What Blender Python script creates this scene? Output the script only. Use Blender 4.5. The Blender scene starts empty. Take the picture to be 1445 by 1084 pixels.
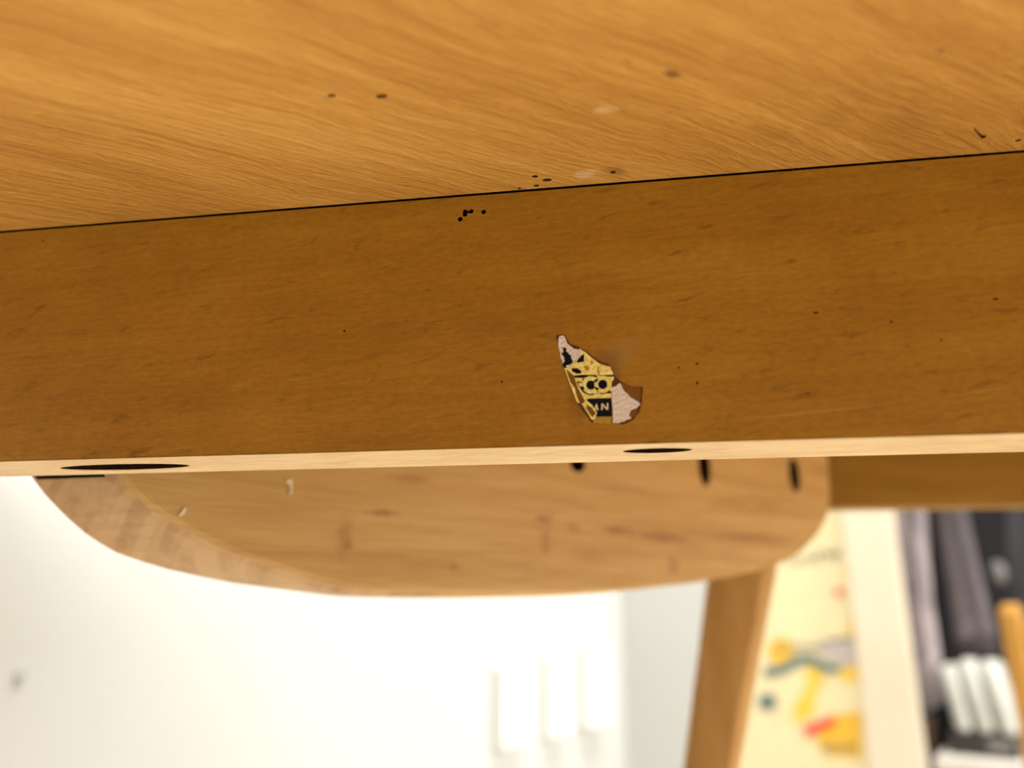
import bpy, bmesh, math, random
from mathutils import Vector, Matrix
random.seed(7)
S = bpy.context.scene
C = S.collection

# ------------------------------------------------------------------ camera, world, lights, exposure
CZ = 0.62
F_PX, CXP, CYP = 1080.0, 722.5, 542.0
PITCH, YAW, ROLL = math.radians(16.468), math.radians(9.079), math.radians(0.279)
cp, sp, cy_, sy_ = math.cos(PITCH), math.sin(PITCH), math.cos(YAW), math.sin(YAW)
FWD = Vector((-sy_ * cp, cy_ * cp, sp))
RI0 = Vector((cy_, sy_, 0)); UP0 = RI0.cross(FWD)
RI = RI0 * math.cos(ROLL) + UP0 * math.sin(ROLL)
UP = -RI0 * math.sin(ROLL) + UP0 * math.cos(ROLL)
CAM = Vector((0, 0, CZ))
cam = bpy.data.cameras.new('camera'); cam_o = bpy.data.objects.new('camera', cam); C.objects.link(cam_o)
M = Matrix((RI, UP, -FWD)).transposed().to_4x4(); M.translation = CAM
cam_o.matrix_world = M
cam.sensor_width = 36; cam.lens = F_PX / 1445 * 36; cam.clip_start = 0.005
cam.dof.use_dof = True; cam.dof.focus_distance = 0.192; cam.dof.aperture_fstop = 5.4
S.camera = cam_o

W = bpy.data.worlds.new('room_light'); S.world = W; W.use_nodes = True
W.node_tree.nodes['Background'].inputs[0].default_value = (1.0, 0.93, 0.82, 1)
W.node_tree.nodes['Background'].inputs[1].default_value = 0.28

def area(name, loc, target, sx, sy, power, col):
    l = bpy.data.lights.new(name, 'AREA'); l.shape = 'RECTANGLE'; l.size = sx; l.size_y = sy
    l.energy = power; l.color = col
    o = bpy.data.objects.new(name, l); C.objects.link(o); o.location = loc
    o.rotation_euler = (Vector(target) - Vector(loc)).to_track_quat('-Z', 'Y').to_euler()
    return o
area('added_overhead_light', (0.35, 0.75, 2.5), (0.3, 0.75, 0), 1.5, 1.0, 98, (1, 0.95, 0.86))  # unseen overhead light, added to brighten floor and wall beyond the rail
area('window_light', (2.6, -0.4, 1.5), (0, 0.7, 0.0), 1.6, 1.4, 100, (1, 0.97, 0.92))

S.view_settings.view_transform = 'Standard'; S.view_settings.look = 'None'
S.view_settings.gamma = 1; S.view_settings.use_curve_mapping = False
S.view_settings.exposure = 0.40

# ------------------------------------------------------------------ helpers
def ray(px, py):
    return RI * ((px - CXP) / F_PX) - UP * ((py - CYP) / F_PX) + FWD
def hit(px, py, p0, n):
    d = ray(px, py); p0 = Vector(p0); n = Vector(n)
    return CAM + d * ((p0 - CAM).dot(n) / d.dot(n))
def srgb(r, g, b):
    f = lambda c: c / 12.92 if c <= .04045 else ((c + .055) / 1.055) ** 2.4
    return (f(r / 255), f(g / 255), f(b / 255), 1)

class NT:
    """small node-graph writer"""
    def __init__(s, name, rough=0.5, spec=0.5):
        s.m = bpy.data.materials.new(name); s.m.use_nodes = True
        s.t = s.m.node_tree; s.b = s.t.nodes['Principled BSDF']
        s.b.inputs['Roughness'].default_value = rough
        s.b.inputs['Specular IOR Level'].default_value = spec
    def n(s, typ, **kw):
        nd = s.t.nodes.new(typ)
        for k, v in kw.items(): setattr(nd, k, v)
        return nd
    def L(s, a, b): s.t.links.new(a, b)
    def coords(s, rot=(0, 0, 0), scale=(1, 1, 1), loc=(0, 0, 0), src=None):
        mp = s.n('ShaderNodeMapping'); mp.vector_type = 'POINT'
        if src is None:
            tc = s.n('ShaderNodeTexCoord'); src = tc.outputs['Object']
        # rotate first, then scale
        r = s.n('ShaderNodeMapping'); r.inputs['Rotation'].default_value = rot
        r.inputs['Location'].default_value = loc
        s.L(src, r.inputs['Vector']); mp.inputs['Scale'].default_value = scale
        s.L(r.outputs[0], mp.inputs['Vector']); return mp.outputs[0]
    def noise(s, vec, scale=1, detail=4, rough=.55, dist=0):
        nd = s.n('ShaderNodeTexNoise'); nd.inputs['Scale'].default_value = scale
        nd.inputs['Detail'].default_value = detail; nd.inputs['Roughness'].default_value = rough
        nd.inputs['Distortion'].default_value = dist
        s.L(vec, nd.inputs['Vector']); return nd.outputs['Fac']
    def ramp(s, fac, stops):
        nd = s.n('ShaderNodeValToRGB'); cr = nd.color_ramp
        while len(cr.elements) < len(stops): cr.elements.new(.5)
        for e, (p, c) in zip(cr.elements, stops): e.position = p; e.color = c
        s.L(fac, nd.inputs[0]); return nd.outputs[0]
    def math(s, op, a, b=None):
        nd = s.n('ShaderNodeMath', operation=op)
        for i, v in enumerate((a, b)):
            if v is None: continue
            if isinstance(v, (int, float)): nd.inputs[i].default_value = v
            else: s.L(v, nd.inputs[i])
        return nd.outputs[0]
    def mix(s, fac, a, b, blend='MIX'):
        nd = s.n('ShaderNodeMix', data_type='RGBA', blend_type=blend)
        for i, v in ((0, fac), (6, a), (7, b)):
            if isinstance(v, (int, float, tuple)): nd.inputs[i].default_value = v
            else: s.L(v, nd.inputs[i])
        return nd.outputs[2]
    def blob(s, col, centre, radii, colour, amount, rotz=0.0, axis='Z', soft=0.6, wob=0.0):
        """a soft-edged stain of its own at a place on the piece (object coordinates)"""
        tc = s.n('ShaderNodeTexCoord'); vec = tc.outputs['Object']
        sub = s.n('ShaderNodeVectorMath', operation='SUBTRACT'); s.L(vec, sub.inputs[0]); sub.inputs[1].default_value = centre
        r = s.n('ShaderNodeVectorRotate', rotation_type=axis + '_AXIS'); s.L(sub.outputs[0], r.inputs['Vector'])
        r.inputs['Angle'].default_value = rotz
        dv = s.n('ShaderNodeVectorMath', operation='DIVIDE'); s.L(r.outputs[0], dv.inputs[0]); dv.inputs[1].default_value = radii
        ln = s.n('ShaderNodeVectorMath', operation='LENGTH'); s.L(dv.outputs[0], ln.inputs[0])
        d = ln.outputs['Value']
        if wob:
            nz = s.noise(vec, 350, 3); d = s.math('ADD', d, s.math('MULTIPLY', s.math('SUBTRACT', nz, .5), wob))
        mr = s.n('ShaderNodeMapRange', interpolation_type='SMOOTHSTEP'); s.L(d, mr.inputs[0])
        mr.inputs[1].default_value = 1 - soft; mr.inputs[2].default_value = 1; mr.inputs[3].default_value = amount; mr.inputs[4].default_value = 0
        return s.mix(mr.outputs[0], col, colour)
    def bump(s, h, strength, dist=.001):
        nd = s.n('ShaderNodeBump'); nd.inputs['Strength'].default_value = strength; nd.inputs['Distance'].default_value = dist
        s.L(h, nd.inputs['Height']); s.L(nd.outputs[0], s.b.inputs['Normal'])
    def out(s, col):
        if isinstance(col, tuple): s.b.inputs['Base Color'].default_value = col
        else: s.L(col, s.b.inputs['Base Color'])
        return s.m

def plain(name, col, rough=.6, spec=.4, metal=0, var=.12, scale=60):
    g = NT(name, rough, spec); g.b.inputs['Metallic'].default_value = metal
    n = g.noise(g.coords(), scale, 3)
    d = tuple(c * (1 - var) for c in col[:3]) + (1,); l = tuple(min(1, c * (1 + var * .5)) for c in col[:3]) + (1,)
    return g.out(g.ramp(n, [(.3, d), (.7, l)]))

def build(name, bm, mats, parent=None, base=(0, 0, 0), smooth=False, cap=None):
    """bmesh in world coordinates -> one object whose origin is the thing's base"""
    bmesh.ops.translate(bm, verts=bm.verts, vec=-Vector(base))
    bmesh.ops.recalc_face_normals(bm, faces=bm.faces)
    me = bpy.data.meshes.new(name); bm.to_mesh(me); bm.free()
    for m in (mats if isinstance(mats, (list, tuple)) else [mats]): me.materials.append(m)
    if smooth:
        for p in me.polygons: p.use_smooth = True
        me.set_sharp_from_angle(angle=math.radians(35))
    o = bpy.data.objects.new(name, me); C.objects.link(o)
    if parent is not None: o.parent = parent
    else: o.location = base
    return o
def thing(name, label, cat, loc, group=None):
    o = bpy.data.objects.new(name, None); C.objects.link(o); o.location = loc; o.empty_display_size = .02
    o['label'] = label; o['category'] = cat
    if group: o['group'] = group
    return o
def struct(name, bm, mats, base=(0, 0, 0), parent=None):
    o = build(name, bm, mats, parent, base)
    if parent is None: o['kind'] = 'structure'
    return o
def prism(bm, loop, vec, mi=0, cap_mi=None):
    """closed loop of points swept along vec"""
    a = [bm.verts.new(p) for p in loop]; b = [bm.verts.new(Vector(p) + Vector(vec)) for p in loop]
    n = len(a); fs = [bm.faces.new(a), bm.faces.new(b)]
    for f in fs: f.material_index = mi if cap_mi is None else cap_mi
    for i in range(n):
        f = bm.faces.new((a[i], a[(i + 1) % n], b[(i + 1) % n], b[i])); f.material_index = mi
    for f in fs: f.normal_update()
    bmesh.ops.triangulate(bm, faces=[f for f in fs if len(f.verts) > 4])
def loft(bm, loops, close=True, mi=0):
    rows = [[bm.verts.new(p) for p in lp] for lp in loops]; n = len(rows[0])
    for r0, r1 in zip(rows, rows[1:]):
        for i in range(n):
            f = bm.faces.new((r0[i], r0[(i + 1) % n], r1[(i + 1) % n], r1[i])); f.material_index = mi
    if close:
        f0 = bm.faces.new(rows[0]); f1 = bm.faces.new(rows[-1])
        f0.material_index = f1.material_index = mi
        f0.normal_update(); f1.normal_update()
        bmesh.ops.triangulate(bm, faces=[f for f in (f0, f1) if len(f.verts) > 4])
    return rows
def box(bm, x0, x1, y0, y1, z0, z1, mi=0):
    prism(bm, [(x0, y0, z0), (x1, y0, z0), (x1, y1, z0), (x0, y1, z0)], (0, 0, z1 - z0), mi)
def obox(bm, o, ex, ey, ez, mi=0):
    o, ex, ey, ez = map(Vector, (o, ex, ey, ez))
    prism(bm, [o, o + ex, o + ex + ey, o + ey], ez, mi)
def bevel(bm, off, seg=2):
    bmesh.ops.recalc_face_normals(bm, faces=bm.faces)
    es = [e for e in bm.edges if len(e.link_faces) == 2 and e.calc_face_angle(0) > .5]
    bmesh.ops.bevel(bm, geom=es, offset=off, segments=seg, affect='EDGES', profile=.5)
def cyl(bm, a, b, r0, r1, n=16, mi=0, sq=None):
    a, b = Vector(a), Vector(b); ax = (b - a).normalized()
    u = ax.orthogonal().normalized(); v = ax.cross(u)
    lp = lambda c, r: [c + u * (r * math.cos(2 * math.pi * i / n)) + v * (r * math.sin(2 * math.pi * i / n)) for i in range(n)]
    loft(bm, [lp(a, r0), lp(b, r1)], mi=mi)
def carve(o, bm, base, mat):
    """cut the recesses gathered in bm (world coordinates) out of o"""
    bmesh.ops.translate(bm, verts=bm.verts, vec=-Vector(base)); bmesh.ops.recalc_face_normals(bm, faces=bm.faces)
    me = bpy.data.meshes.new('cut'); bm.to_mesh(me); bm.free(); me.materials.append(mat)
    c = bpy.data.objects.new('cut', me); C.objects.link(c); c.parent = o.parent
    if o.parent is None: c.location = o.location
    o.data.materials.append(mat)
    md = o.modifiers.new('b', 'BOOLEAN'); md.operation = 'DIFFERENCE'; md.object = c; md.solver = 'EXACT'; md.use_self = True
    md.material_mode = 'TRANSFER'
    bpy.context.view_layer.update()
    ev = o.evaluated_get(bpy.context.evaluated_depsgraph_get())
    new = bpy.data.meshes.new_from_object(ev)
    o.modifiers.clear(); old = o.data; o.data = new; new.name = old.name
    bpy.data.objects.remove(c); bpy.data.meshes.remove(me)

# ------------------------------------------------------------------ materials
white_paint = plain('white_wall_paint', (.455, .468, .458, 1), .8, .2, var=.02, scale=8)
floor_mat = plain('pale_floor', (.80, .74, .64, 1), .5, .3, var=.06, scale=5)
trim_paint = plain('cream_trim_paint', (.60, .535, .42, 1), .4, .4, var=.03, scale=10)
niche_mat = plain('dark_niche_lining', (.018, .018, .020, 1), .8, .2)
hole_mat = plain('dark_hole', (.026, .010, .005, 1), .9, .05)
plastic_white = plain('white_plastic', (.70, .71, .69, 1), .4, .3, var=.02)
plastic_grey = plain('grey_plastic', (.5, .5, .48, 1), .5, .4, var=.05)

def underside_wood():
    g = NT('tabletop_underside_wood', .5, .35); R35 = (0, 0, -math.radians(35))
    tc = g.n('ShaderNodeTexCoord').outputs['Object']
    wn = g.n('ShaderNodeTexNoise'); wn.inputs['Scale'].default_value = 14; wn.inputs['Detail'].default_value = 2; g.L(tc, wn.inputs['Vector'])
    wv = g.n('ShaderNodeVectorMath', operation='MULTIPLY_ADD'); g.L(wn.outputs['Color'], wv.inputs[0]); wv.inputs[1].default_value = (.012, .012, 0); g.L(tc, wv.inputs[2])
    src = wv.outputs[0]
    band = g.noise(g.coords(R35, (5, 50, 1), src=src), 1, 3, .5)
    fine = g.noise(g.coords(R35, (30, 480, 1), src=src), 1, 3, .55, .8)
    zig = g.noise(g.coords(R35, (140, 420, 1), src=src), 1, 3, .6, 1.5)
    big = g.noise(g.coords((0, 0, 0), (9, 9, 1)), 1, 2)
    v = g.math('ADD', g.math('MULTIPLY', band, .46), g.math('ADD', g.math('MULTIPLY', fine, .34), g.math('ADD', g.math('MULTIPLY', zig, .18), g.math('MULTIPLY', big, .08))))
    col = g.ramp(v, [(.40, (.44, .198, .032, 1)), (.53, (.56, .278, .053, 1)), (.66, (.67, .362, .086, 1))])
    B = lambda px, py: tuple(hit(px, py, (0, 0, ZU), (0, 0, 1)) - TB)
    dk = (.10, .035, .01, 1)
    for px, py, r, a in ((950, 105, (.0028, .0020), .7), (1327, 72, (.0012, .0009), .6), (868, 241, (.004, .003), .5), (465, 160, (.001, .001), .1), (1290, 170, (.012, .008), .18), (1180, 165, (.006, .012), .12), (1090, 190, (.010, .005), .15)):
        col = g.blob(col, B(px, py), (r[0], r[1], .01), dk, a, -math.radians(35), soft=.9, wob=.8)
    col = g.blob(col, B(826, 246), (.0035, .0022, .01), (.75, .55, .32, 1), .6, 0, wob=1.2)
    col = g.blob(col, B(855, 155), (.0035, .0018, .01), (.75, .50, .24, 1), .5, 0, wob=.8)
    g.bump(g.math('ADD', g.math('MULTIPLY', fine, .7), g.math('MULTIPLY', zig, .6)), 0.75, .0011)
    return g.out(col)
def rail_wood():
    g = NT('apron_rail_wood', .42, .4)
    tc = g.n('ShaderNodeTexCoord').outputs['Object']
    RT = (0, math.radians(3), 0); RF = (0, math.radians(13), 0)
    band = g.noise(g.coords((0, math.radians(2), 0), (6, 1, 95)), 1, 4, .6, .4)
    grain = g.noise(g.coords(RT, (60, 1, 700)), 1, 3, .6)
    fleck = g.noise(g.coords(RF, (120, 1, 420)), 1, 3, .55, .5)
    mott = g.noise(g.coords((0, 0, 0), (28, 1, 40)), 1, 2)
    v = g.math('ADD', g.math('MULTIPLY', band, .45), g.math('ADD', g.math('MULTIPLY', grain, .22), g.math('MULTIPLY', mott, .33)))
    col = g.ramp(v, [(.34, (.275, .119, .0050, 1)), (.5, (.335, .151, .0078, 1)), (.66, (.40, .197, .017, 1))])
    fl = g.ramp(fleck, [(.60, (0, 0, 0, 1)), (.80, (1, 1, 1, 1))])
    speck = g.noise(g.coords(RT, (420, 1, 900)), 1, 3, .6); pale = g.ramp(g.noise(g.coords(RF, (90, 1, 620), (.3, 0, .7)), 1, 2, .5, .4), [(.60, (0, 0, 0, 1)), (.78, (1, 1, 1, 1))])
    col = g.mix(g.math('MULTIPLY', pale, .30), col, (.46, .26, .05, 1))
    col = g.mix(g.ramp(speck, [(.40, (.22, .22, .22, 1)), (.60, (0, 0, 0, 1))]), col, (.14, .055, .003, 1))
    col = g.mix(g.math('MULTIPLY', fl, .66), col, (.085, .030, .002, 1))
    R = lambda px, py: tuple(hit(px, py, (0, RY, 0), (0, 1, 0)) - TB)
    # rubbed patch beside the torn sticker and the brown glue rim around it
    col = g.blob(col, R(868, 503), (.0085, .01, .0050), (.33, .18, .045, 1), .85, math.radians(35), 'Y', .9, .5)
    col = g.blob(col, R(838, 540), (.0062, .01, .0112), (.15, .045, .006, 1), .55, math.radians(-30), 'Y', .5, .35)
    # thin pale scratches
    for a, b in (((985, 598), (1300, 566)), ((1325, 562), (1440, 544)), ((70, 383), (160, 372)), ((745, 522), (795, 518))):
        p, q = Vector(R(*a)), Vector(R(*b)); d = q - p; mid = (p + q) / 2
        col = g.blob(col, tuple(mid), (d.length / 2, .01, .00022), (.40, .23, .07, 1), .8, math.atan2(d.z, d.x), 'Y', .7, .0)
    g.bump(g.math('ADD', g.math('MULTIPLY', grain, .5), g.math('MULTIPLY', fl, -.25)), .4, .0006)
    return g.out(col)
def bare_wood(name, a, b, c, scale, rot=(0, 0, 0), rough=.55, dark=None):
    g = NT(name, rough, .3)
    n1 = g.noise(g.coords(rot, scale), 1, 4, .6, .5)
    n2 = g.noise(g.coords(rot, tuple(s * 5 for s in scale)), 1, 3, .6)
    v = g.math('ADD', g.math('MULTIPLY', n1, .65), g.math('MULTIPLY', n2, .35))
    col = g.ramp(v, [(.36, a), (.5, b), (.64, c)])
    g.bump(n2, .12, .0005)
    return g, col

# ------------------------------------------------------------------ the table's measures
RY = 0.17                       # front of the near apron rail
ZU = CZ + 0.1020                # underside of the top
ZB = CZ + 0.0358                # bottom of the near rail
RT_ = 0.0210                    # rail thickness
TB = Vector((0.1, 0.2, 0.0))    # base of the table
BA = math.radians(45)
BN = Vector((math.sin(BA), -math.cos(BA), 0))      # curved board: front normal
BD = Vector((math.cos(BA), math.sin(BA), 0))
B0 = hit(160, 678, (0, .200, 0), (0, 1, 0))

M_under, M_rail = underside_wood(), rail_wood()
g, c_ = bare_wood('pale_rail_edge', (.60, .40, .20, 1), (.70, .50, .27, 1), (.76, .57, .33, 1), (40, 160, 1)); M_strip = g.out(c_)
g, c_ = bare_wood('curved_board_wood', (.42, .235, .075, 1), (.51, .31, .105, 1), (.58, .37, .145, 1), (9, 9, 130), (0, 0, 0), .5)
BP = lambda px, py: tuple(hit(px, py, B0, BN) - TB)
for px, py, r, rz, a in ((768, 733, (.0075, .0028), 0, .55), (770, 765, (.005, .008), .25, .3), (810, 745, (.006, .003), -.1, .35), (870, 748, (.016, .003), -.35, .5),
                         (935, 758, (.03, .0032), .18, .5), (540, 724, (.010, .0018), 0, .5), (580, 675, (.014, .0025), -.1, .35), (950, 797, (.007, .007), 0, .35),
                         (1060, 760, (.05, .004), .05, .35), (640, 800, (.003, .003), 0, .3), (486, 758, (.005, .011), .3, .3), (492, 770, (.003, .003), 0, .4), (1090, 720, (.03, .003), 0, .2), (880, 690, (.03, .002), -.2, .25)):
    # rotate about the board normal: done in the board plane with equal x/y radii
    c_ = g.blob(c_, BP(px, py), (r[0] * .9, r[0] * .9, r[1]), (.26, .11, .04, 1), min(.8, a * 1.35), 0, 'Z', .9, .9)
M_board = g.out(c_)
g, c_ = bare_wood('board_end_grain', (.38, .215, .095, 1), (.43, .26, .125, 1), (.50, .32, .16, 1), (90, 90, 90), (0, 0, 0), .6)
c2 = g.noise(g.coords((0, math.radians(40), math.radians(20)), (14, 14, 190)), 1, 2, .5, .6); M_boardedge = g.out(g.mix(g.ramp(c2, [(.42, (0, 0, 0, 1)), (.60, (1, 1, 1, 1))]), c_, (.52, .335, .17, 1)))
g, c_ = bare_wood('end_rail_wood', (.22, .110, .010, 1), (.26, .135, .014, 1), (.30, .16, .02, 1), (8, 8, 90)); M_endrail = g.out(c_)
g, c_ = bare_wood('leg_wood', (.37, .19, .048, 1), (.43, .235, .068, 1), (.48, .28, .09, 1), (120, 120, 9)); M_leg = g.out(c_)

# ------------------------------------------------------------------ the room
def horiz(px):   # unit horizontal direction towards the horizon at px
    d = ray(px, 861); return Vector((d.x, d.y, 0)).normalized()
WD = horiz(1500)                                   # run of the left wall
WN = Vector((WD.y, -WD.x, 0))                      # its normal, into the room
W0 = CAM + ray(760, 990) * (1.15 / 1.0)
CORN = hit(880, 960, W0, WN)
BWD = Vector((WD.y, -WD.x, 0)); BWN = -WD          # back wall run (to the right) and normal
bm = bmesh.new(); box(bm, -4, 4, -4, 4, -.05, 0); struct('floor', bm, floor_mat)
cb = Vector((CORN.x, CORN.y, 0))
bm = bmesh.new(); obox(bm, cb + WD * .1, -WD * 4.0, -WN * .1, (0, 0, 2.7)); struct('wall_left', bm, white_paint, tuple(cb))
P_open = hit(1222, 900, cb, BWN); s_open = (P_open - cb).dot(BWD)       # where the niche opens
bm = bmesh.new(); obox(bm, cb, BWD * (s_open + .01), -BWN * .08, (0, 0, 2.7)); struct('wall_back', bm, white_paint, tuple(cb))
nb = cb + BWD * s_open
NDEP = .42
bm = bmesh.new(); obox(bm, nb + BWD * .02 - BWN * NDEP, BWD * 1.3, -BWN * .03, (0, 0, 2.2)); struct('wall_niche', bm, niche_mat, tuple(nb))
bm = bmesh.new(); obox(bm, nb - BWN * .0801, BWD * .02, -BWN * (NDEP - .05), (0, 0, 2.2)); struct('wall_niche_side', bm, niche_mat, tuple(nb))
# white frame post at the niche
bm = bmesh.new(); fw = .075
obox(bm, nb - BWD * .012 + BWN * .0005, BWD * fw, BWN * .022, (0, 0, 2.2)); bevel(bm, .004, 2)
pf = struct('trim_1', bm, trim_paint, tuple(nb))

# ------------------------------------------------------------------ the wooden table
table = thing('wooden_table', 'honey wood table seen from below with torn sticker on its near rail', 'table', TB)
bm = bmesh.new(); box(bm, -.42, .52, -.30, .495, ZU, ZU + .022); bevel(bm, .004, 2)
top = build('tabletop', bm, M_under, table, TB)
cut = bmesh.new()
def pit_up(px, py, rx, ry, depth, n=10):          # recess in the underside
    c = hit(px, py, (0, 0, ZU), (0, 0, 1)); 
    lp = [c + Vector((rx * math.cos(2 * math.pi * i / n), ry * math.sin(2 * math.pi * i / n), -.0005)) for i in range(n)]
    prism(cut, lp, (0, 0, depth + .0005))
for px, py, rx, ry in ((755, 249, .0008, .0006), (772, 254, .0012, .0007), (757, 262, .0007, .0005), (733, 266, .0005, .0004), (1437, 198, .0007, .0005), (865, 243, .0007, .0006)):
    pit_up(px, py, rx, ry, .002)
for px, py, wx, wy in ((468, 135, .0008, .00042), (538.5, 136, .0011, .0005)):   # two little staple slots
    c = hit(px, py, (0, 0, ZU), (0, 0, 1)); box(cut, c.x - wx, c.x + wx, c.y - wy, c.y + wy, ZU - .0005, ZU + .0010)
# a small split near the right
P_ = [hit(*q, (0, 0, ZU), (0, 0, 1)) - Vector((0, 0, .0005)) for q in ((1372.5, 177.5), (1380, 186), (1386, 191), (1391, 191), (1392, 193.5), (1386, 196), (1382, 192.5), (1376, 185))]
prism(cut, P_, (0, 0, .002))
carve(top, cut, TB, plain('brown_recess', (.10, .035, .008, 1), .8, .1))

gb = bmesh.new(); box(gb, -.43, .53, RY - .0001, RY + .0045, ZU - .0005, ZU + .004); carve(top, gb, TB, hole_mat)      # narrow joint groove over the rail's front edge
# near apron rail: front face, pale bottom edge, a rebate along the top that leaves the dark joint line
bm = bmesh.new(); x0, x1 = -.40, .40
prof = [(RY, ZB), (RY, ZU - .0006), (RY + .009, ZU - .0006), (RY + .009, ZU), (RY + RT_, ZU), (RY + RT_, ZB)]
prism(bm, [(x0, y, z) for y, z in prof], (x1 - x0, 0, 0))
bmesh.ops.recalc_face_normals(bm, faces=bm.faces)
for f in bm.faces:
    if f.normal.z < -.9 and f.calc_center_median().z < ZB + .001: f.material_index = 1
es = [e for e in bm.edges if all(abs(v.co.y - RY) < 1e-6 and abs(v.co.z - ZB) < 1e-6 for v in e.verts)]
bmesh.ops.bevel(bm, geom=es, offset=.0005, segments=2, affect='EDGES')
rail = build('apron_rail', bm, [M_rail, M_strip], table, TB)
cut = bmesh.new()
def pit_rail(px, py, r, depth=.004, n=14, rz=None, wob=.12):
    c = hit(px, py, (0, RY, 0), (0, 1, 0)); k = r * .001
    lp = [c + Vector((k * math.cos(2 * math.pi * i / n) * (1 + random.uniform(-wob, wob)), -.001, (rz or r) * .001 * math.sin(2 * math.pi * i / n))) for i in range(n)]
    prism(cut, lp, (0, depth + .001, 0))
for px, py, r in ((656.4, 298.8, .66), (656, 302.8, .62), (665, 298.3, .62), (660.5, 299.4, .42), (682.6, 299.2, .62), (649.4, 309.4, .66)): pit_rail(px, py, r)
for px, py, r, rz in ((983.5, 513.5, .42, .32), (984, 540.5, .42, .34), (958, 519, .3, .25), (1151.5, 441.5, .7, .25), (1258, 454, .6, .22), (61, 339.5, .3, .3), (1405, 422, .8, .3), (1280, 489, .4, .2), (1140, 555, .35, .2), (708, 539, .4, .28), (486, 467, .4, .3), (1328, 480, .4, .2)):
    pit_rail(px, py, r * .8, .0006, 10, rz * .8)
# two long oval slots in the pale bottom edge
for xa, xb, yc in ((68, 255, .55), (879, 976, .40)):
    pa = hit(xa, 657 if xa < 500 else 638, (0, 0, ZB), (0, 0, 1)); pb = hit(xb, 653 if xa < 500 else 637, (0, 0, ZB), (0, 0, 1))
    c = Vector(((pa.x + pb.x) / 2, RY + RT_ * yc, ZB)); rx = (pb.x - pa.x) / 2; ry = .0028 if xa > 500 else .0040
    lp = [c + Vector((rx * math.cos(2 * math.pi * i / 32), ry * math.sin(2 * math.pi * i / 32), -.001)) for i in range(32)]
    prism(cut, lp, (0, 0, .012))
carve(rail, cut, TB, hole_mat)

# curved board that runs away to the right behind the rail
front_px = [(160, 678), (178, 700), (200, 720), (230, 740), (260, 757), (295, 775), (330, 790), (375, 806), (420, 820), (450, 829), (480, 835), (520, 840), (570, 842), (620, 843), (685, 843), (750, 842), (800, 840), (850, 837), (890, 833.5), (930, 829),
            (965, 825), (1000, 820), (1030, 814.5), (1060, 808), (1086, 801), (1110, 792), (1130, 780), (1145, 765), (1157, 750), (1165, 735), (1170, 718), (1172, 700)]
back_px = [(48, 677), (63, 697), (80, 715), (99, 734), (120, 752), (142, 767), (165, 780), (202, 793), (240, 804), (285, 814), (330, 823)]
TH = .022
def bl(p): q = p - B0; return (q.dot(BD), p.z)
fl_ = [bl(hit(*q, B0, BN)) for q in front_px]
# hidden upper left end: round up to the underside
s0 = -.0035
fl_ = [(s0, ZU), (s0, ZU - .02), (s0, ZB + .012), (s0 + .0012, ZB + .004)] + fl_
sr = fl_[-1][0]; fl_ += [(sr + .002, (fl_[-1][1] + ZU) / 2), (sr + .003, ZU)]
bb = [bl(hit(*q, B0 - BN * TH, -BN)) for q in back_px]
# the back outline is wider at the left (bevelled end), equal to the front one elsewhere
bk = []
for k, (s, z) in enumerate(fl_):
    if k < 4: bk.append((bb[0][0] - .004 + (.0005 * k), z))
    elif k < 4 + len(bb): bk.append(bb[k - 4])
    else:
        w = max(0, 1 - (k - 3 - len(bb)) / 5); bk.append((s - .003 * w, z - .0002 * w))
bm = bmesh.new()
pt = lambda s, z, d: Vector((B0.x, B0.y, 0)) + BD * s - BN * d + Vector((0, 0, z))
def inset(lst, a):      # move an outline a little inwards (towards mid length, up)
    out = []
    n = len(lst)
    for i, (s, z) in enumerate(lst):
        p, q = Vector(lst[max(0, i - 1)]), Vector(lst[min(n - 1, i + 1)]); d = (q - p).normalized(); nn = Vector((-d.y, d.x))
        w = min(1, max(.12, (26 - i) / 10)); out.append((s + nn.x * a * w, z + nn.y * a * w if 0 < i < n - 1 else z))
    return out
fi = inset(fl_, .0035)
rows = loft(bm, [[pt(s, z, 0) for s, z in fi], [pt(s, z, .0006) for s, z in inset(fl_, .0018)], [pt(s, z, .0022) for s, z in fl_], [pt(s, z, TH) for s, z in bk]])
bmesh.ops.recalc_face_normals(bm, faces=bm.faces)
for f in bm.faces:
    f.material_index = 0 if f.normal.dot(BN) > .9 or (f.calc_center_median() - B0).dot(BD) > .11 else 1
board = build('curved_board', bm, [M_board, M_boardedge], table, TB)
cut = bmesh.new()
for px, py, rx, rz in ((815, 655, .0042, .0036), (994, 658, .0044, .010), (1121, 670, .0048, .0098)):
    c = hit(px, py, B0, BN)
    lp = [c + BD * (rx * math.cos(2 * math.pi * i / 20)) + Vector((0, 0, rz * math.sin(2 * math.pi * i / 20))) + BN * .001 for i in range(20)]
    prism(cut, lp, -BN * .013)
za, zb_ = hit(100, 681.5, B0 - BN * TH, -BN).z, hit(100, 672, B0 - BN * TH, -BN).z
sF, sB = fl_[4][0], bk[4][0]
prism(cut, [pt(s_, za, d_) for s_, d_ in ((sF + .0016, .0034), (sB + .0022, TH - .0008), (sB - .012, TH - .0008), (sF - .014, .0034))], (0, 0, zb_ - za))      # dark groove added across the end as the shadow line under the rail
carve(board, cut, TB, plain('dark_bore_and_shade_groove', (.035, .014, .005, 1), .9, .05))
fleck_mat = plain('pale_torn_fibre', (.78, .66, .48, 1), .7)
for pts in (((404, 677), (411, 676), (412, 683), (411, 697), (408, 699), (409, 685), (404, 682)), ((259, 717), (263, 718), (260, 725), (254, 729), (252, 728))):
    bm = bmesh.new(); prism(bm, [hit(*q, B0 + BN * .0002, BN) for q in pts], BN * .0006)
    o = build('wood_splinter', bm, fleck_mat, table, TB); o['label'] = 'pale torn wood fibre'

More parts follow.
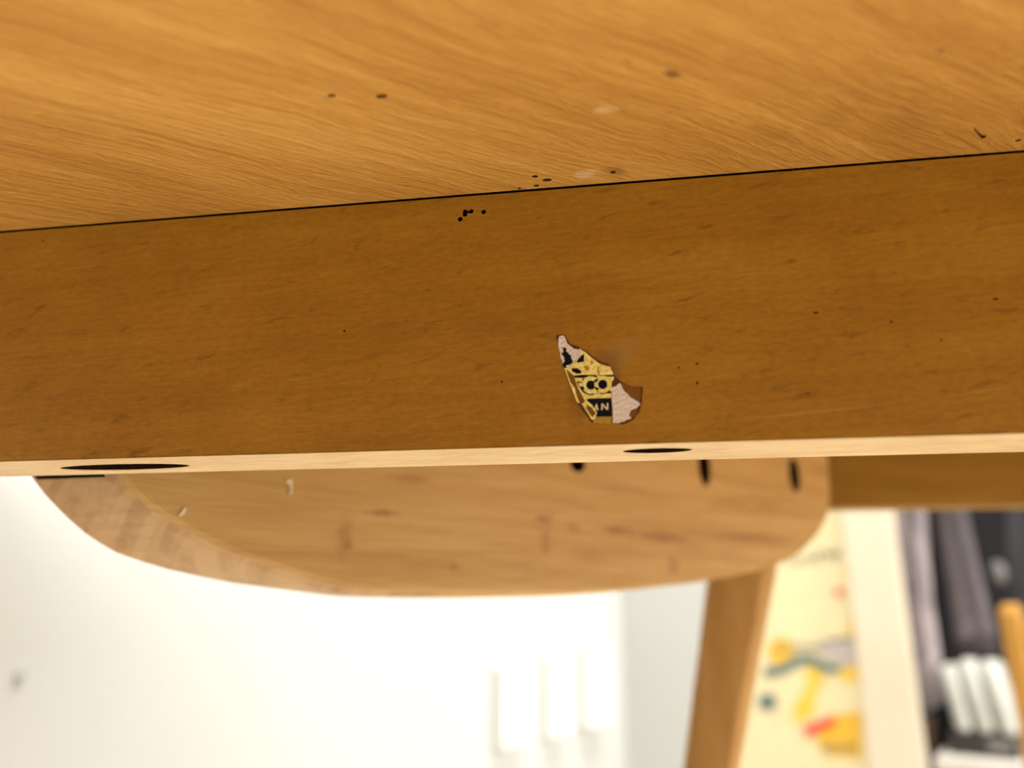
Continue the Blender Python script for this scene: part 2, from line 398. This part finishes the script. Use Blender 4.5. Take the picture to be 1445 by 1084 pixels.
# far apron rail at the right, meeting the end of the board
EY = .466
ze = hit(1172, 717, (0, EY, 0), (0, 1, 0)).z
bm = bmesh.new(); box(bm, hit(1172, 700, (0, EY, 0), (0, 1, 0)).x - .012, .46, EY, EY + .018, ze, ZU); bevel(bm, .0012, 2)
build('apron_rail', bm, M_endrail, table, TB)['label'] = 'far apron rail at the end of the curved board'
# legs
def leg(topc, botc, wt, wb, ang=0):
    bm = bmesh.new(); topc, botc = Vector(topc), Vector(botc); loops = []
    for k in range(7):
        t = (k / 6) ** 1.6; c = topc.lerp(botc, t); w = (wb + (wt - wb) * max(0, 1 - t / .30)) / 2; r = w * .3; lp = []
        for sx, sy, a0 in ((1, 1, 0), (-1, 1, 90), (-1, -1, 180), (1, -1, 270)):
            for j in range(4):
                a = math.radians(a0 + 30 * j); lp.append(Vector((sx * (w - r) + r * math.cos(a), sy * (w - r) + r * math.sin(a), 0)))
        rot = Matrix.Rotation(ang, 3, 'Z'); loops.append([c + rot @ p for p in lp])
    loft(bm, loops); return build('leg', bm, M_leg, table, TB, True)
LY = .475
pt_ = hit(1046, 817, (0, LY, 0), (0, 1, 0)); pb_ = hit(1003, 1084, (0, LY, 0), (0, 1, 0))
k = (pb_ - pt_) / (pb_.z - pt_.z); k.y = .03
lt = pt_ + k * (ZU - pt_.z); lb = pt_ + k * (0 - pt_.z)
leg(lt, lb, .042, .023, math.radians(-16))
leg((.47, .45, ZU), (.53, .48, 0), .05, .026); leg((.47, -.25, ZU), (.53, -.30, 0), .05, .026); leg((-.37, -.25, ZU), (-.43, -.30, 0), .05, .026)

# ------------------------------------------------------------------ the torn sticker on the near rail
def K(cx, cy): return (740 + cx / 5.418, 440 + cy / 5.418)      # position within the sticker's close-up
SB = hit(*K(560, 560), (0, RY, 0), (0, 1, 0))
stk = thing('torn_sticker', 'torn gold and black paper sticker on the near table rail', 'sticker', SB)
paper = NT('torn_paper', .8, .2); n_ = paper.noise(paper.coords(), 15, 3); paper.bump(n_, .4, .02); paper = paper.out(paper.ramp(n_, [(.3, (.74, .64, .59, 1)), (.65, (.82, .73, .68, 1))]))
gold = NT('gold_foil', .3, .5); gold.b.inputs['Metallic'].default_value = .25; n_ = gold.noise(gold.coords(), 9, 3); gold.bump(n_, .25, .02); gold = gold.out(gold.ramp(n_, [(.3, (.80, .65, .14, 1)), (.7, (.96, .88, .36, 1))]))
gold_d = plain('tarnished_gold', (.46, .28, .04, 1), .4, .5, .3, .25, 15)
navy = plain('navy_ink', (.004, .005, .012, 1), .45, .12, 0, .2, 9)
glue = plain('brown_glue', (.095, .026, .005, 1), .45, .3, 0, .35, 9)
glue_l = plain('amber_glue', (.19, .075, .009, 1), .35, .4, 0, .3, 12)
def flat(name, polys, lvl, mat, label=None, holes=()):
    """thin piece(s) on the rail face; lvl = how proud, in hundredths of a millimetre"""
    bm = bmesh.new(); y1 = RY - lvl * 1.2e-5; th = 6e-5 if lvl > 8 else lvl * 1.2e-5 + 2e-5
    P2 = lambda q: (hit(*K(*q), (0, y1, 0), (0, 1, 0)) - SB) * 100      # drawn a hundred times larger, then scaled down
    for poly in polys: prism(bm, [P2(q) for q in poly], (0, th * 100, 0))
    for (ccx, ccy, ro, ri, a0, a1) in holes:      # ring or arc strokes
        n = max(6, int(abs(a1 - a0) / 11))
        A = [math.radians(a0 + (a1 - a0) * j / n) for j in range(n + 1)]
        full = abs(a1 - a0) >= 360
        c4 = [[bm.verts.new(P2((ccx + rr * math.cos(t), ccy + rr * math.sin(t))) + Vector((0, dy, 0))) for rr, dy in ((ro, 0), (ri, 0), (ri, th * 100), (ro, th * 100))] for t in (A[:-1] if full else A)]
        for i in range(n):
            a, b = c4[i], c4[(i + 1) % len(c4)]
            for k in range(4): bm.faces.new((a[k], a[(k + 1) % 4], b[(k + 1) % 4], b[k]))
        if not full: bm.faces.new(c4[0]); bm.faces.new(c4[-1])
    o = build(name, bm, mat, stk, (0, 0, 0)); o.scale = (.01, .01, .01)
    if label: o['label'] = label
    return o
def rough_edge(poly, amp=5, sub=3):
    out = []
    for i, p in enumerate(poly):
        q = poly[(i + 1) % len(poly)]
        for k in range(sub):
            t = k / sub; j = amp if k else 0
            out.append((p[0] + (q[0] - p[0]) * t + random.uniform(-j, j), p[1] + (q[1] - p[1]) * t + random.uniform(-j, j)))
    return out
flat('glue_residue', [rough_edge([(240, 178), (305, 172), (330, 215), (350, 245), (425, 272), (480, 305), (530, 348), (580, 380), (630, 395), (668, 430), (690, 490), (735, 530), (790, 562), (868, 575), (905, 572), (900, 690), (878, 770), (820, 835), (755, 862), (670, 852), (520, 852), (470, 790), (400, 690), (345, 560), (300, 430), (268, 330), (255, 240)], 3)], 4, glue, 'brown glue stain left around the paper')
flat('glue_film', [rough_edge([(745, 545), (800, 572), (868, 580), (890, 590), (884, 690), (845, 668), (798, 640), (765, 600)], 4), rough_edge([(812, 770), (865, 740), (850, 790), (815, 815), (800, 790)], 3),
                   [(305, 432), (372, 440), (398, 560), (440, 620), (470, 690), (545, 760), (530, 835), (470, 760), (420, 690), (345, 540)]], 7, glue_l, 'amber glue film')
flat('paper_scrap', [rough_edge([(258, 225), (268, 185), (300, 180), (320, 215), (330, 243), (375, 280), (412, 290), (430, 282), (440, 312), (415, 352), (370, 392), (330, 425), (295, 410), (285, 370), (272, 330), (262, 280)], 3)], 10, paper, 'torn white paper tip')
flat('paper_scrap', [rough_edge([(665, 580), (700, 572), (725, 545), (738, 552), (755, 592), (800, 642), (842, 672), (885, 705), (860, 738), (815, 752), (800, 790), (818, 815), (760, 840), (710, 850), (675, 852)], 4)], 10, paper, 'torn pale paper patch')
flat('foil', [[(310, 432), (330, 425), (372, 395), (415, 352), (440, 312), (425, 282), (470, 312), (522, 358), (572, 395), (625, 415), (657, 422), (682, 480), (668, 520), (664, 620), (666, 852), (524, 852), (545, 800), (556, 770), (470, 690), (440, 640), (400, 560), (378, 488)]], 12, gold, 'bright gold foil')
flat('foil_edge', [[(305, 432), (316, 432), (352, 540), (384, 580), (402, 650), (425, 700), (400, 690), (350, 560)], [(440, 705), (462, 690), (480, 720), (470, 735), (520, 810), (550, 765), (558, 775), (530, 830), (512, 820)], [(455, 680), (520, 715), (556, 765), (548, 775), (510, 730), (462, 698)]], 13, gold, 'thin folded gold edge')
flat('ink_blot', [rough_edge([(294, 278), (315, 276), (325, 308), (352, 332), (362, 362), (370, 388), (345, 405), (300, 420), (290, 405), (308, 372), (300, 342), (282, 318), (298, 312)], 4), [(457, 320), (428, 342), (396, 384), (415, 388), (455, 382)], rough_edge([(358, 434), (400, 430), (438, 455), (432, 472), (395, 472), (366, 455)], 3)], 15, navy, 'dark ink patch')
flat('tarnish', [rough_edge([(558, 420), (570, 425), (572, 470), (580, 488), (562, 488), (556, 450)], 3), rough_edge([(455, 420), (475, 408), (500, 425), (490, 450), (465, 445)], 3), rough_edge([(510, 360), (530, 385), (520, 405), (505, 395)], 3), rough_edge([(588, 400), (630, 410), (628, 418), (590, 408)], 2), [(524, 852), (545, 805), (666, 800), (666, 852)]], 14, gold_d, 'dull tarnished gold')
flat('ink_band', [[(378, 488), (440, 482), (555, 484), (556, 500), (510, 497), (455, 505), (400, 505), (385, 505)], [(575, 486), (682, 482), (676, 496), (600, 496), (575, 498)],
                  [(400, 545), (435, 548), (448, 580), (480, 620), (520, 626), (600, 626), (664, 610), (664, 626), (560, 632), (480, 632), (455, 622), (425, 585)], [(508, 600), (548, 545), (556, 500), (590, 505), (570, 545), (590, 608), (560, 618)],
                  [(470, 672), (500, 662), (664, 660), (666, 802), (545, 804), (556, 770), (520, 715)]], 15, navy, 'navy printed band')
# ornate gold letters, dark counters, small capitals
flat('ornate_lettering', [[(388, 508), (440, 506), (452, 522), (432, 534), (400, 532)], [(408, 544), (440, 540), (445, 565), (462, 590), (448, 598), (425, 570)], [(655, 500), (684, 498), (682, 520), (668, 535), (655, 520)]], 18, gold, None,
     [(508, 560, 68, 36, 20, 330), (600, 556, 66, 37, 0, 360)])
flat('letter_counter', [[(505 + 35 * math.cos(a * math.pi / 8), 561 + 38 * math.sin(a * math.pi / 8)) for a in range(16)], [(598 + 37 * math.cos(a * math.pi / 4 + .4), 556 + 38 * math.sin(a * math.pi / 4 + .4)) for a in range(8)]], 17, navy, 'dark centre of a gold letter')
flat('letter_outline', [[(400, 534), (434, 536), (440, 545), (402, 545)], [(442, 498), (458, 518), (446, 526)]], 20, navy, 'thin dark outline of the gold letters', [(508, 560, 78, 68, 70, 170), (600, 556, 72, 66, 150, 215), (600, 556, 74, 66, 40, 110)])
flat('rule_line', [[(462, 634), (664, 624), (664, 656), (480, 664), (462, 652)]], 18, gold)
ltr = plain('pale_gold_lettering', (.85, .70, .40, 1), .4, .4, .1, .1, 9)
flat('small_capital', [[(532, 752), (545, 712), (552, 700), (568, 752), (557, 752), (548, 722), (542, 752)], [(541, 738), (560, 736), (560, 742), (541, 744)]], 18, ltr, 'printed letter A')
flat('small_capital', [[(588, 752), (588, 702), (598, 702), (598, 752)], [(588, 702), (599, 700), (640, 748), (640, 753), (629, 753)], [(630, 752), (630, 698), (641, 698), (641, 752)]], 18, ltr, 'printed letter N')

# ------------------------------------------------------------------ three surface-mounted boxes on the left wall
def on_wall(px, py): return hit(px, py, cb, WN)
labels = ['white wall box on left wall, leftmost of the row of three', 'white wall box with grey slots, middle of the row of three', 'white wall box nearest the room corner, rightmost of the row of three']
for i, (xl, xm, xr, yt, yb) in enumerate(((693, 713, 755, 937, 1057), (762, 779, 810, 923, 1043), (814, 833, 865, 910, 1029))):
    a = on_wall(xl, (yt + yb) / 2); b = on_wall(xr, (yt + yb) / 2)
    dep = min((k * .0005 for k in range(10, 140)), key=lambda v: abs((hit(xm, (yt + yb) / 2, cb + WN * v, WN) - a).dot(WD)))
    w = (hit(xr, (yt + yb) / 2, cb + WN * (dep + .004), WN) - a).dot(WD)
    zt, zb = on_wall(xl, yt).z, on_wall(xl, yb).z
    base = Vector((a.x, a.y, zb)); t = thing('wall_socket_box', labels[i], 'wall socket', base, 'white boxes on the left wall')
    bm = bmesh.new(); obox(bm, base, WD * w, WN * dep, (0, 0, zt - zb)); bevel(bm, .004, 2); build('housing', bm, plastic_white, t, base)
    bm = bmesh.new(); obox(bm, base + WD * .006 + WN * dep + Vector((0, 0, .007)), WD * (w - .012), WN * .004, (0, 0, zt - zb - .014)); bevel(bm, .0015, 2); build('face_plate', bm, plastic_white, t, base)
    if i:
        for sz in (.45, .72):
            for sx in (.35, .6):
                bm = bmesh.new(); o_ = base + WD * (w * sx) + WN * (dep + .0035) + Vector((0, 0, (zt - zb) * sz)); obox(bm, o_, WD * .004, WN * .001, (0, 0, .012)); build('slot', bm, plastic_grey, t, base)
    bm = bmesh.new(); c = base + WD * (w * .5) + WN * (dep + .0035) + Vector((0, 0, (zt - zb) * .5)); cyl(bm, c, c + WN * .0012, .003, .0028, 12); build('screw', bm, plastic_grey, t, base)
c = on_wall(28, 953); bm = bmesh.new(); cyl(bm, c, c + WN * .003, .004, .0035, 12); o = build('wall_plug', bm, plain('worn_plug', (.36, .37, .36, 1), .6), None, tuple(c)); o['label'] = 'tiny grey plug in the white wall at lower left'; o['category'] = 'wall plug'

# ------------------------------------------------------------------ poster on the back wall beside the niche
PN0 = cb + BWN * .0015
def on_back(px, py, d=0.0): return hit(px, py, PN0 + BWN * d, BWN)
pm = {k: plain('poster_' + k, v, .6, .3, 0, .06, 60) for k, v in dict(cream=(.66, .575, .355, 1), yellow=(.67, .46, .07, 1), gold=(.66, .39, .04, 1), teal=(.10, .165, .16, 1), grey=(.14, .145, .12, 1), red=(.62, .06, .03, 1), orange=(.86, .42, .08, 1), lilac=(.42, .38, .36, 1), white=(.85, .80, .66, 1)).items()}
post_b = on_back(1128, 1000); pz0 = on_back(1128, 1160).z; pz1 = on_back(1128, 690).z
sa, sb = (on_back(1012, 1000) - cb).dot(BWD), (on_back(1216, 900) - cb).dot(BWD)
pbase = cb + BWD * ((sa + sb) / 2) + Vector((0, 0, pz0))
poster = thing('wall_poster', 'cream and yellow printed poster on the back wall behind the table leg', 'poster', pbase)
bm = bmesh.new(); obox(bm, cb + BWD * sa + BWN * .0003 + Vector((0, 0, pz0)), BWD * (sb - sa), BWN * .0012, (0, 0, pz1 - pz0)); build('sheet', bm, pm['cream'], poster, pbase)
def pr(name, polys, col, lvl=1):
    bm = bmesh.new()
    for poly in polys: prism(bm, [on_back(*q, lvl * .0004) for q in poly], -BWN * .0005)
    return build(name, bm, pm[col], poster, pbase)
ell = lambda x, y, a, b, n=14: [(x + a * math.cos(2 * math.pi * i / n), y + b * math.sin(2 * math.pi * i / n)) for i in range(n)]
pr('yellow_field', [[(1190, 800), (1214, 796), (1216, 905), (1196, 900), (1204, 850)], [(1136, 935), (1160, 930), (1166, 955), (1150, 985), (1150, 1010), (1118, 1024), (1120, 995), (1138, 970)], [(1178, 945), (1216, 938), (1216, 960), (1190, 965)]], 'yellow')
pr('gold_field', [[(1168, 1010), (1216, 1004), (1216, 1070), (1168, 1066), (1150, 1046)]], 'gold', 2)
pr('gold_field', [ell(1102, 920, 19, 20)], 'gold', 2)
pr('lilac_field', [[(1150, 905), (1215, 898), (1216, 938), (1190, 940), (1160, 926)]], 'lilac', 2)
pr('wavy_line', [[(1078, 942), (1100, 939), (1122, 925), (1146, 923), (1170, 938), (1188, 938), (1182, 951), (1160, 949), (1142, 937), (1126, 940), (1104, 953), (1078, 957)]], 'teal', 3)
pr('lettering', [[(x, 783 + dy), (x + 5, 782 + dy), (x + 6, 792 + dy), (x + 1, 793 + dy)] for x, dy in ((1112, 4), (1122, 4), (1132, 2), (1143, 2), (1152, 0), (1168, -3), (1177, -4))] + [[(1150, 780), (1186, 777), (1186, 781), (1150, 784)], [(1193, 776), (1203, 778), (1202, 798), (1196, 799), (1199, 784)]], 'grey', 2)
pr('lettering', [[(x, 910), (x + 6, 909), (x + 6, 916), (x, 917)] for x in range(1094, 1156, 10)] + [[(1166, 902), (1214, 898), (1214, 901), (1166, 906)]], 'grey', 4)
pr('lettering', [[(x, 1050 + .5 * (x % 7)), (x + 5, 1049), (x + 6, 1060), (x, 1061)] for x in (1160, 1170, 1181, 1192, 1203)], 'grey', 4)
pr('round_badge', [ell(1083, 991, 14, 13)], 'teal', 2)
pr('badge_dot', [ell(1089, 995, 5, 6)], 'grey', 4)
pr('red_mark', [[(1133, 1026), (1176, 1010), (1180, 1022), (1138, 1041)]], 'red', 4)
pr('red_mark', [ell(1184, 836, 7, 6)], 'red', 3)

# ------------------------------------------------------------------ the niche: coats on a rod, books and a tray on a shelf
def ndep(px, py, d): return hit(px, py, cb - BWN * d, BWN)
def cloth_mat(name, a, b, sc=(30, 30, 6)):
    g = NT(name, .85, .2); n = g.noise(g.coords((0, 0, 0), sc), 1, 4, .6); g.bump(n, .4, .004); return g.out(g.ramp(n, [(.35, a), (.65, b)]))
m_lilac = cloth_mat('lilac_grey_wool', (.17, .145, .155, 1), (.36, .31, .32, 1), (45, 45, 20)); m_char = cloth_mat('charcoal_cloth', (.06, .05, .056, 1), (.17, .148, .16, 1)); m_black = cloth_mat('black_cloth', (.017, .017, .02, 1), (.036, .035, .038, 1))
metal = plain('steel', (.5, .5, .5, 1), .3, .5, 1)
ROD_Z = CZ + .62; ROD_D = .20
rod = bmesh.new(); ra = nb + BWD * .02 - BWN * ROD_D; cyl(rod, ra + Vector((0, 0, ROD_Z)), ra + BWD * 1.25 + Vector((0, 0, ROD_Z)), .012, .012, 16)
o = build('closet_rod', rod, metal, None, (ra.x, ra.y, ROD_Z)); o['label'] = 'steel rod across the dark niche above the coats'; o['category'] = 'rod'
def garment(name, part, label, cat, left, right, d, mat, folds, depth, seed, hang=True, trim=None):
    """hanging cloth between two edge polylines (pixel columns give its width at its own depth d inside the niche); a closed, folded sleeve-like tube"""
    rnd = random.Random(seed); ph = rnd.uniform(0, 6)
    lp, rp = [ndep(*q, d) for q in left], [ndep(*q, d) for q in right]
    # continue straight up to the rod, out of sight
    for arr in (lp, rp): arr.insert(0, Vector((arr[0].x, arr[0].y, 0)) + (arr[0] - arr[1]).normalized() * 0 + Vector((0, 0, ROD_Z - .10)))
    N = 24; loops = []
    rows = 16; tot = len(lp) - 1
    for r in range(rows + 1):
        u = r / rows * tot; i = min(int(u), tot - 1); f = u - i
        a, b = lp[i].lerp(lp[i + 1], f), rp[i].lerp(rp[i + 1], f); loop = []
        for j in range(N):
            t = 2 * math.pi * j / N; x = .5 - .5 * math.cos(t); y = math.sin(t)
            w = depth * y * (.75 + .25 * math.sin(folds * x * 6.28 + ph)) + .25 * depth * math.sin(folds * x * 6.28 + ph + r * .25)
            loop.append(a.lerp(b, x) + BWN * w + Vector((0, 0, .004 * math.sin(5 * x + ph))))
        loops.append(loop)
    base = sum(loops[0], Vector()) / N; base = Vector((base.x, base.y, ROD_Z + .012))
    t = thing(name, label, cat, base)
    bm = bmesh.new(); loft(bm, loops); build(part, bm, mat, t, base, True)
    c = sum(loops[0], Vector()) / N; rp_ = Vector((c.x, c.y, 0)) + BWN * ((cb - BWN * ROD_D - c).dot(BWN))
    bm = bmesh.new(); top_ = Vector((rp_.x, rp_.y, ROD_Z + .0145)); prev = c + Vector((0, 0, -.01))
    for q in (c + Vector((0, 0, .04)), Vector((c.x, c.y, ROD_Z + .0145)), top_): 
        if (q - prev).length > .004: cyl(bm, prev, q, .0025, .0025, 8)
        prev = q
    build('hanger_hook', bm, metal, t, base)
    return t, base
garment('scarf', 'cloth', 'lilac grey scarf hanging beside the white frame post', 'scarf', [(1256, 715), (1268, 850), (1280, 940), (1287, 1012)], [(1306, 715), (1316, 850), (1328, 930), (1336, 985)], .10, m_lilac, 1.2, .018, 3)
t, b_ = garment('coat', 'body', 'black coat hanging behind the charcoal jacket in the dark niche', 'coat', [(1300, 715), (1305, 900), (1310, 990)], [(1500, 715), (1500, 900), (1500, 960)], .29, m_black, 2.5, .03, 5)
bm = bmesh.new(); c = ndep(1409, 808, .235); bmesh.ops.create_uvsphere(bm, u_segments=16, v_segments=10, radius=.013, matrix=Matrix.Translation(c) @ Matrix.Diagonal((1, .45, 1.5, 1)))
build('toggle_button', bm, plain('dull_pewter', (.12, .11, .11, 1), .4), t, b_, True)['label'] = 'pale grey toggle button'
t, b_ = garment('jacket', 'sleeve', 'charcoal jacket with hanging sleeve beside the lilac scarf', 'jacket', [(1318, 715), (1336, 830), (1347, 903)], [(1362, 715), (1388, 830), (1407, 897)], .12, m_char, .8, .022, 9)
bm = bmesh.new(); l0 = []
A, Bq = ndep(1345, 905, .12), ndep(1406, 899, .12)
for k_, (dz, dd) in enumerate(((.004, .017), (-.012, .018), (-.022, .014))):
    l0.append([A.lerp(Bq, .5 - .5 * math.cos(2 * math.pi * j / 20)) + BWN * (dd * math.sin(2 * math.pi * j / 20)) + Vector((0, 0, dz)) for j in range(20)])
loft(bm, l0); build('cuff', bm, plain('dark_rib', (.04, .032, .036, 1), .9), t, b_, True)

# shelf, tray, books
shz = ndep(1370, 1072, .02).z
bm = bmesh.new(); obox(bm, nb + BWD * .07 - BWN * (NDEP - .002) + Vector((0, 0, shz - .02)), BWD * 1.15, BWN * (NDEP - .004), (0, 0, .02)); bevel(bm, .001, 1)
o = build('niche_shelf', bm, plain('pale_grey_laminate', (.48, .46, .42, 1), .5), None, tuple(nb + Vector((0, 0, shz)))); o['label'] = 'pale grey shelf board at the bottom of the dark niche'; o['category'] = 'shelf'
for sx in (.09, 1.19):
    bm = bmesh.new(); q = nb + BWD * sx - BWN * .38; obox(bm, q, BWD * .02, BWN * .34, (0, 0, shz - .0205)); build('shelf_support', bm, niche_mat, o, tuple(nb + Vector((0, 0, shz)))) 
TRD = .10
ta, tb = ndep(1338, 1050, TRD - .05), ndep(1436, 1050, TRD - .05); tw = (tb - ta).dot(BWD); tbz = Vector((ta.x, ta.y, shz)); trh = ndep(1370, 1028, TRD).z - shz
tr = thing('storage_tray', 'black tray on the niche shelf under the white books', 'tray', tbz)
bm = bmesh.new(); obox(bm, tbz + Vector((0, 0, .0003)), BWD * tw, -BWN * .14, (0, 0, trh)); bevel(bm, .004, 2); build('tray_body', bm, plain('black_plastic', (.03, .028, .027, 1), .4), tr, tbz)
bm = bmesh.new(); q = tbz + BWD * (tw * .58) + Vector((0, 0, trh * .3)); obox(bm, q + BWN * .0002, BWD * (tw * .34), BWN * .002, (0, 0, trh * .42)); bevel(bm, .0008, 1); build('label_holder', bm, plain('grey_card', (.18, .16, .15, 1), .6), tr, tbz)
m_white = plain('white_book_cover', (.47, .485, .455, 1), .5, .3, 0, .05, 40); m_page = plain('book_pages', (.62, .60, .54, 1), .8, .2, 0, .1, 300)
bl_lab = ['white book on the black tray, leftmost of three', 'white book on the black tray, middle of three', 'white book on the black tray, rightmost of three']
for i, (xa, xb, yt, yb) in enumerate(((1341, 1368, 942, 1026), (1371, 1399, 934, 1028), (1402, 1431, 936, 1026))):
    a, b = ndep(xa + 7, yb, TRD - .04), ndep(xb + 7, yb, TRD - .04); z0 = shz + trh + .0005; h = ndep(xa, yt, TRD - .04).z - z0; w = (b - a).dot(BWD)
    base = Vector((a.x, a.y, z0)); lean = -BWD * (h * .12)
    t = thing('book', bl_lab[i], 'book', base, 'white books on the black tray'); bm = bmesh.new(); lo = []
    for zz in (0, .06, .5, .93, 1):
        ins = .004 if zz in (0, 1) else 0
        lo.append([base + lean * zz + Vector((0, 0, h * zz)) + BWD * (w * .5 + (w * .5 - ins) * math.cos(t_)) + BWN * ((.014 - ins) * math.sin(t_)) for t_ in [math.pi * j / 10 for j in range(11)]] + [base + lean * zz + Vector((0, 0, h * zz)) - BWN * .08 + BWD * q_ for q_ in (ins, w - ins)])
    loft(bm, lo); build('cover', bm, m_white, t, base, True)
    bm = bmesh.new(); obox(bm, base + lean + Vector((0, 0, h * .995)) - BWN * .075 + BWD * .005, BWD * (w - .01), BWN * .07, (0, 0, .002)); build('page_block', bm, m_page, t, base)
bm = bmesh.new(); a = ndep(1297, 1072, .03); b = ndep(1318, 1072, .03); h = ndep(1300, 1018, .03).z - shz
obox(bm, Vector((a.x, a.y, shz + .0004)), BWD * ((b - a).dot(BWD)), -BWN * .05, Vector((0, 0, h)) + BWD * .004); bevel(bm, .004, 2)
o = build('small_box', bm, plain('dark_brown_card', (.045, .02, .010, 1), .6), None, (a.x, a.y, shz)); o['label'] = 'small dark brown box on the niche shelf under the scarf'; o['category'] = 'box'

# ------------------------------------------------------------------ wooden chair standing before the niche, its back post at the right edge
g, c_ = bare_wood('chair_wood', (.30, .145, .02, 1), (.36, .18, .028, 1), (.42, .22, .045, 1), (90, 90, 8)); M_chair = g.out(c_)
CHD = -.10
p = ndep(1433, 900, CHD); zt = ndep(1433, 852, CHD).z; w = .028
cbase = Vector((p.x, p.y, 0)); chair = thing('wooden_chair', 'honey wood chair in front of the niche, back post at right edge', 'chair', cbase)
def post(c, z0, z1, name, wd=w):
    bm = bmesh.new(); lo = []
    for z, s in ((z0, .8), (z0 + .02, .9), (z1 - .02, 1), (z1 - .006, .92), (z1, .6)):
        lo.append([Vector((c.x, c.y, z)) + BWD * (wd * .5 * s * math.cos(t_)) + BWN * (wd * .5 * s * math.sin(t_)) for t_ in [2 * math.pi * j / 16 for j in range(16)]])
    loft(bm, lo); build(name, bm, M_chair, chair, cbase, True)
sw, sd = .40, .38
post(cbase, 0, zt, 'back_post'); post(cbase + BWD * sw, 0, zt, 'back_post')
post(cbase + BWN * sd, 0, .40, 'leg'); post(cbase + BWN * sd + BWD * sw, 0, .40, 'leg')
bm = bmesh.new(); obox(bm, cbase - BWD * .005 + BWN * .012 + Vector((0, 0, .40)), BWD * (sw + .01), BWN * (sd + .01), (0, 0, .022)); bevel(bm, .006, 2); build('seat', bm, M_chair, chair, cbase)
for zz in (zt - .05,):
    bm = bmesh.new(); obox(bm, cbase + BWD * .010 - BWN * .007 + Vector((0, 0, zz)), BWD * (sw - .02), BWN * .014, (0, 0, .03)); bevel(bm, .003, 2); build('back_rail', bm, M_chair, chair, cbase)
